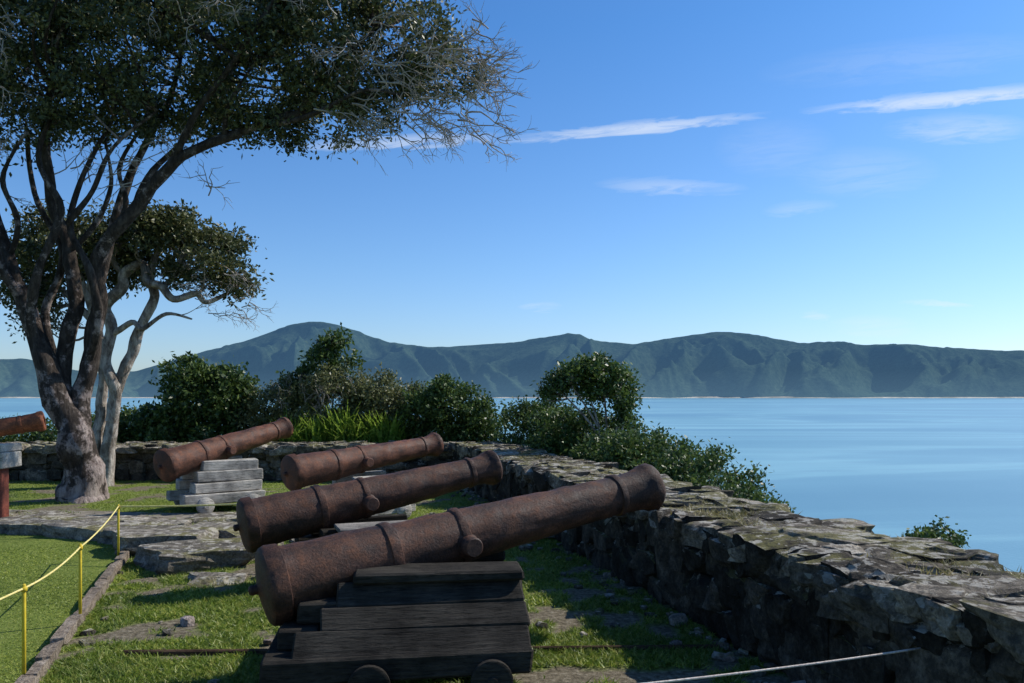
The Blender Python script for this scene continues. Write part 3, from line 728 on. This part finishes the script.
bush('sapling',-4.5,19.2,0,[(.25,0,3.1,.42,.4,.32),(-.1,0,2.75,.38,.3,.32),(.35,0,2.6,.42,.4,.28),(-.6,0,2.45,.3,.3,.25),(.1,0,2.1,.45,.4,.35),(-.8,0,1.9,.5,.4,.5)],M_leaf_dark,'slender dark sapling rising above the shrubs','small tree',L=.13,W=.062,per=44,clr=.09,nleaf=34,gap=-.15)
shr=[((random.uniform(-1.4,1.2),random.uniform(-.7,-.1),random.uniform(1.2,2.1)),(random.uniform(-.5,.5),-.1,1),.25,.008,2) for _ in range(45)]
bush('shrub',-4.2,19.0,0,[(-.9,0,1.5,.8,.7,.8),(.1,0,1.7,.85,.7,.85),(.9,0,1.6,.7,.7,.8),(0,0,.6,1.6,.9,.6),(-1.7,0,1.3,.6,.6,.7)],M_leaf_olive,'tangled yellowish green shrub behind the wall',L=.10,W=.04,gap=-.4,twigs=shr,per=52)
bush('shrub',-2.6,18.8,0,[(-.3,0,1.5,.65,.6,.78),(.4,0,1.4,.55,.5,.72),(0,0,.5,1.0,.7,.6)],M_leaf_olive,'rounded olive green shrub behind the wall',L=.09,W=.042)
bush('bush',-1.25,18.4,0,[(0,0,1.4,.85,.8,.68),(-.3,0,1.8,.5,.5,.4),(.5,0,1.15,.6,.6,.55),(0,0,.5,1.2,.8,.6),(-.8,0,1.35,.5,.5,.6)],M_leaf_dark,'rounded dark green bush at the wall corner',L=.10,W=.05)
bush('bush',-10.4,19.5,0,[(0,0,.9,1.3,.8,.5),(1.2,0,.9,1.0,.8,.6),(-1.3,0,.7,1.2,.8,.5)],M_leaf_dark,'low dark bushes behind the parapet',L=.11,W=.05,per=25)
zt=terrain(1.45,14.3)
bt=[(-.15,0,2.08,.55,.5,.38),(.3,0,2.12,.50,.5,.38),(-.48,0,1.85,.38,.35,.3),(.62,0,1.82,.40,.4,.34),(.05,0,2.32,.5,.4,.19),(.7,0,1.5,.24,.24,.24),(.15,.1,1.85,.45,.4,.25)]
bt=[(a,b_,c-zt,r1,r2,r3) for a,b_,c,r1,r2,r3 in bt]
lt=[]
for (tx,ty,tz,kx) in [(-.55,0,1.95,-.1),(-.15,.1,2.3,.0),(.25,-.05,2.4,.12),(.6,0,2.0,.3),(.7,.1,1.6,.4),(-.3,-.1,2.0,-.02)]:
    lt.append(([(.25+random.uniform(-.05,.05),random.uniform(-.05,.05),-.1),(.25+kx*.4,0,.55-zt),(.22+kx,0,1.2-zt),(tx,ty,tz-zt)],[.034,.028,.022,.009]))
make_tree('small_tree',(1.35,14.3,zt),lt,bt,M_leaf_dark,M_bark_pale,'small round-crowned tree with thin stems above bushes','tree',per=80,clr=.08,nleaf=44,L=.085,W=.042,gap=-.16,nb=80,seg=7,wob=.1,seed=5,nscale=2.8)
bush('bush',.45,16.8,0,[(0,0,1.2,.75,.6,.6),(.5,0,1.1,.6,.6,.55),(-.2,0,.4,.8,.6,.6),(1.0,0,.95,.5,.5,.55)],M_leaf_dark,'dark green bush crowding over the stone wall')
bush('bush',1.35,14.9,0,[(0,0,1.05,.72,.6,.5),(-.6,0,1.05,.5,.5,.52),(.6,0,.9,.6,.5,.5),(0,0,.2,1.1,.7,.7)],M_leaf_dark,'dense dark bush under the small tree')
bush('bush',1.75,13.2,0,[(0,0,.88,.5,.45,.40),(.4,0,.82,.45,.45,.40),(-.3,0,.70,.4,.4,.38),(0,0,.1,.8,.6,.6),(0,0,-.6,.8,.6,.5)],M_leaf_dark,'thick dark green bush against the wall',per=60,L=.075,W=.038)
bush('bush',2.05,12.3,0,[(0,0,.84,.6,.5,.42),(-.35,0,.8,.45,.4,.4),(.5,-.2,.67,.5,.5,.42),(.1,0,0,.9,.6,.7),(0,0,-.8,1,.8,.6)],M_leaf_dark,'dark glossy bush beside the wall',per=62,L=.072,W=.037)
bush('bush',2.5,10.9,0,[(0,0,.76,.5,.5,.38),(.4,-.2,.56,.45,.4,.38),(-.45,0,.70,.38,.35,.32),(.2,0,0,.9,.6,.6),(0,0,-.8,1,.8,.7)],M_leaf_dark,'leafy bush spilling over the wall edge',per=72,L=.065,W=.033,clr=.1)
bush('bush',2.75,9.7,0,[(0,0,.45,.36,.35,.26),(.3,0,.38,.28,.28,.18),(-.4,0,.57,.36,.3,.3),(0,0,-.1,.65,.5,.5),(0,0,-1,.9,.8,.6)],M_leaf_dark,'low bush at the seaward foot of the wall',per=85,L=.055,W=.029,clr=.08)
bush('bush',4.2,8.0,0,[(0,0,.35,.27,.26,.2),(.1,0,.14,.32,.28,.22),(-.1,0,-.2,.4,.3,.35),(0,0,-.8,.5,.5,.5)],M_leaf_dark,'small green bush poking up beyond the wall',L=.05,W=.027,per=160,clr=.05,nleaf=42)

# strappy leaves clump
V=[]
for _ in range(2600):
    x=random.uniform(-5.1,-2.6); y=18.2+random.uniform(-.15,.4); a=random.uniform(0,6.28); h=random.uniform(.85,1.5)*(1+.4*mnoise.noise(Vector((x*2.2,0,0)))); l=random.uniform(.1,.8)
    b0=Vector((x,y,-.1)); dr=Vector((math.cos(a),math.sin(a),0)); sd=Vector((-dr.y,dr.x,0))*.022
    m=b0+dr*l*.4+Vector((0,0,h*.8)); t=b0+dr*l+Vector((0,0,h*random.uniform(.7,1.1)))
    V+=[b0-sd,b0+sd,m+sd,m-sd, m-sd,m+sd,t+sd*.2,t-sd*.2]
obj('strap_leaf_plant',uniform_mesh('strap_mesh',np.array([tuple(v) for v in V]),4),M_leaf_blade,None,label='bright green strappy leaved plants behind the wall',category='plant')

# ------------------------------------------------------------ light, sky
EL=math.radians(42); AZ=math.radians(64)   # azimuth from +Y toward +X
sd=Vector((math.sin(AZ)*math.cos(EL),math.cos(AZ)*math.cos(EL),math.sin(EL)))
sun=bpy.data.lights.new('sun','SUN'); sun.energy=5.0; sun.angle=math.radians(.5); sun.color=(1,.95,.86)
so=bpy.data.objects.new('sun',sun); COL.objects.link(so); so.rotation_mode='QUATERNION'; so.rotation_quaternion=sd.to_track_quat('Z','Y'); so.location=(20,10,30)
w=bpy.data.worlds.new('World'); scene.world=w; w.use_nodes=True; nt=w.node_tree
bg=nt.nodes['Background']; bg.inputs[1].default_value=.11
sky=nt.nodes.new('ShaderNodeTexSky'); sky.sky_type='NISHITA'; sky.sun_disc=False; sky.sun_elevation=EL; sky.sun_rotation=AZ; sky.altitude=50; sky.air_density=1.0; sky.dust_density=.6; sky.ozone_density=2.0
tc=nt.nodes.new('ShaderNodeTexCoord'); sx=nt.nodes.new('ShaderNodeSeparateXYZ'); nt.links.new(tc.outputs['Generated'],sx.inputs[0])
tint=ramp(nt,sx.outputs[2],[(0,(.66,.77,1.0)),(.16,(.53,.75,1.0)),(.42,(.34,.67,1.0)),(1,(.36,.62,.95))])
skc=mix(nt,1.0,sky.outputs[0],tint.outputs[0],'MULTIPLY')
vm=nt.nodes.new('ShaderNodeVectorMath'); vm.operation='SCALE'; vm.inputs['Scale'].default_value=1.40; nt.links.new(skc,vm.inputs[0]); skc=vm.outputs[0]
def M(op,a,b=None,c=None,clamp=False):
    n=nt.nodes.new('ShaderNodeMath'); n.operation=op; n.use_clamp=clamp
    for i,v in enumerate((a,b,c)):
        if v is None: continue
        if isinstance(v,(int,float)): n.inputs[i].default_value=v
        else: nt.links.new(v,n.inputs[i])
    return n.outputs[0]
yc=M('MAXIMUM',sx.outputs[1],.02); u=M('DIVIDE',sx.outputs[0],yc); v=M('DIVIDE',sx.outputs[2],yc)
cb=nt.nodes.new('ShaderNodeCombineXYZ'); nt.links.new(M('MULTIPLY',u,7),cb.inputs[0]); nt.links.new(M('SUBTRACT',M('MULTIPLY',v,42),M('MULTIPLY',u,4)),cb.inputs[1])
nz=nt.nodes.new('ShaderNodeTexNoise'); nz.inputs['Scale'].default_value=2.0; nz.inputs['Detail'].default_value=8; nz.inputs['Roughness'].default_value=.66; nz.inputs['Distortion'].default_value=.8; nt.links.new(cb.outputs[0],nz.inputs['Vector'])
wob=M('MULTIPLY',M('SUBTRACT',nz.outputs[0],.5),.022)
streaks=[(.15,.335,.18,.009,.10,.6),(.555,.373,.20,.011,.09,.65),(.56,.335,.10,.020,.02,.32),(.20,.262,.10,.012,-.03,.28),(.33,.31,.08,.04,0,.1),(.44,.28,.10,.035,0,.14),(.53,.115,.05,.005,0,.45),(.45,.088,.06,.015,0,.2),(-.14,.318,.14,.010,.05,.5),(.035,.112,.03,.006,0,.25),(.36,.235,.05,.01,.1,.18),(.5,.42,.2,.03,.1,.1),(.38,.1,.02,.006,0,.3)]
tot=None
for (u0,v0,l,wd_,an,st) in streaks:
    du=M('SUBTRACT',u,u0); dv=M('ADD',M('SUBTRACT',v,v0),wob)
    c_,s_=math.cos(an),math.sin(an)
    a=M('ADD',M('MULTIPLY',du,c_/l),M('MULTIPLY',dv,s_/l)); b2=M('ADD',M('MULTIPLY',du,-s_/wd_),M('MULTIPLY',dv,c_/wd_))
    q=M('SUBTRACT',1,M('ADD',M('MULTIPLY',a,a),M('MULTIPLY',b2,b2)),clamp=True)
    q=M('MULTIPLY',q,st); tot=q if tot is None else M('MAXIMUM',tot,q)
tex=M('MULTIPLY_ADD',nz.outputs[0],3.2,-.85,clamp=True)
fac=M('MULTIPLY',M('MULTIPLY',tot,tex),M('GREATER_THAN',sx.outputs[1],.05))
mx=nt.nodes.new('ShaderNodeMix'); mx.data_type='RGBA'; nt.links.new(fac,mx.inputs[0]); nt.links.new(skc,mx.inputs[6]); mx.inputs[7].default_value=(7.8,8.4,9.2,1)
nt.links.new(mx.outputs[2],bg.inputs[0])

# ------------------------------------------------------------ camera
cam=bpy.data.cameras.new('camera'); co=bpy.data.objects.new('camera',cam); COL.objects.link(co)
co.location=(0,0,H); co.rotation_euler=(math.radians(90),0,0)
cam.sensor_width=36; cam.lens=36*800/1024; cam.shift_y=54.5/1024; cam.clip_start=.1; cam.clip_end=60000
scene.camera=co
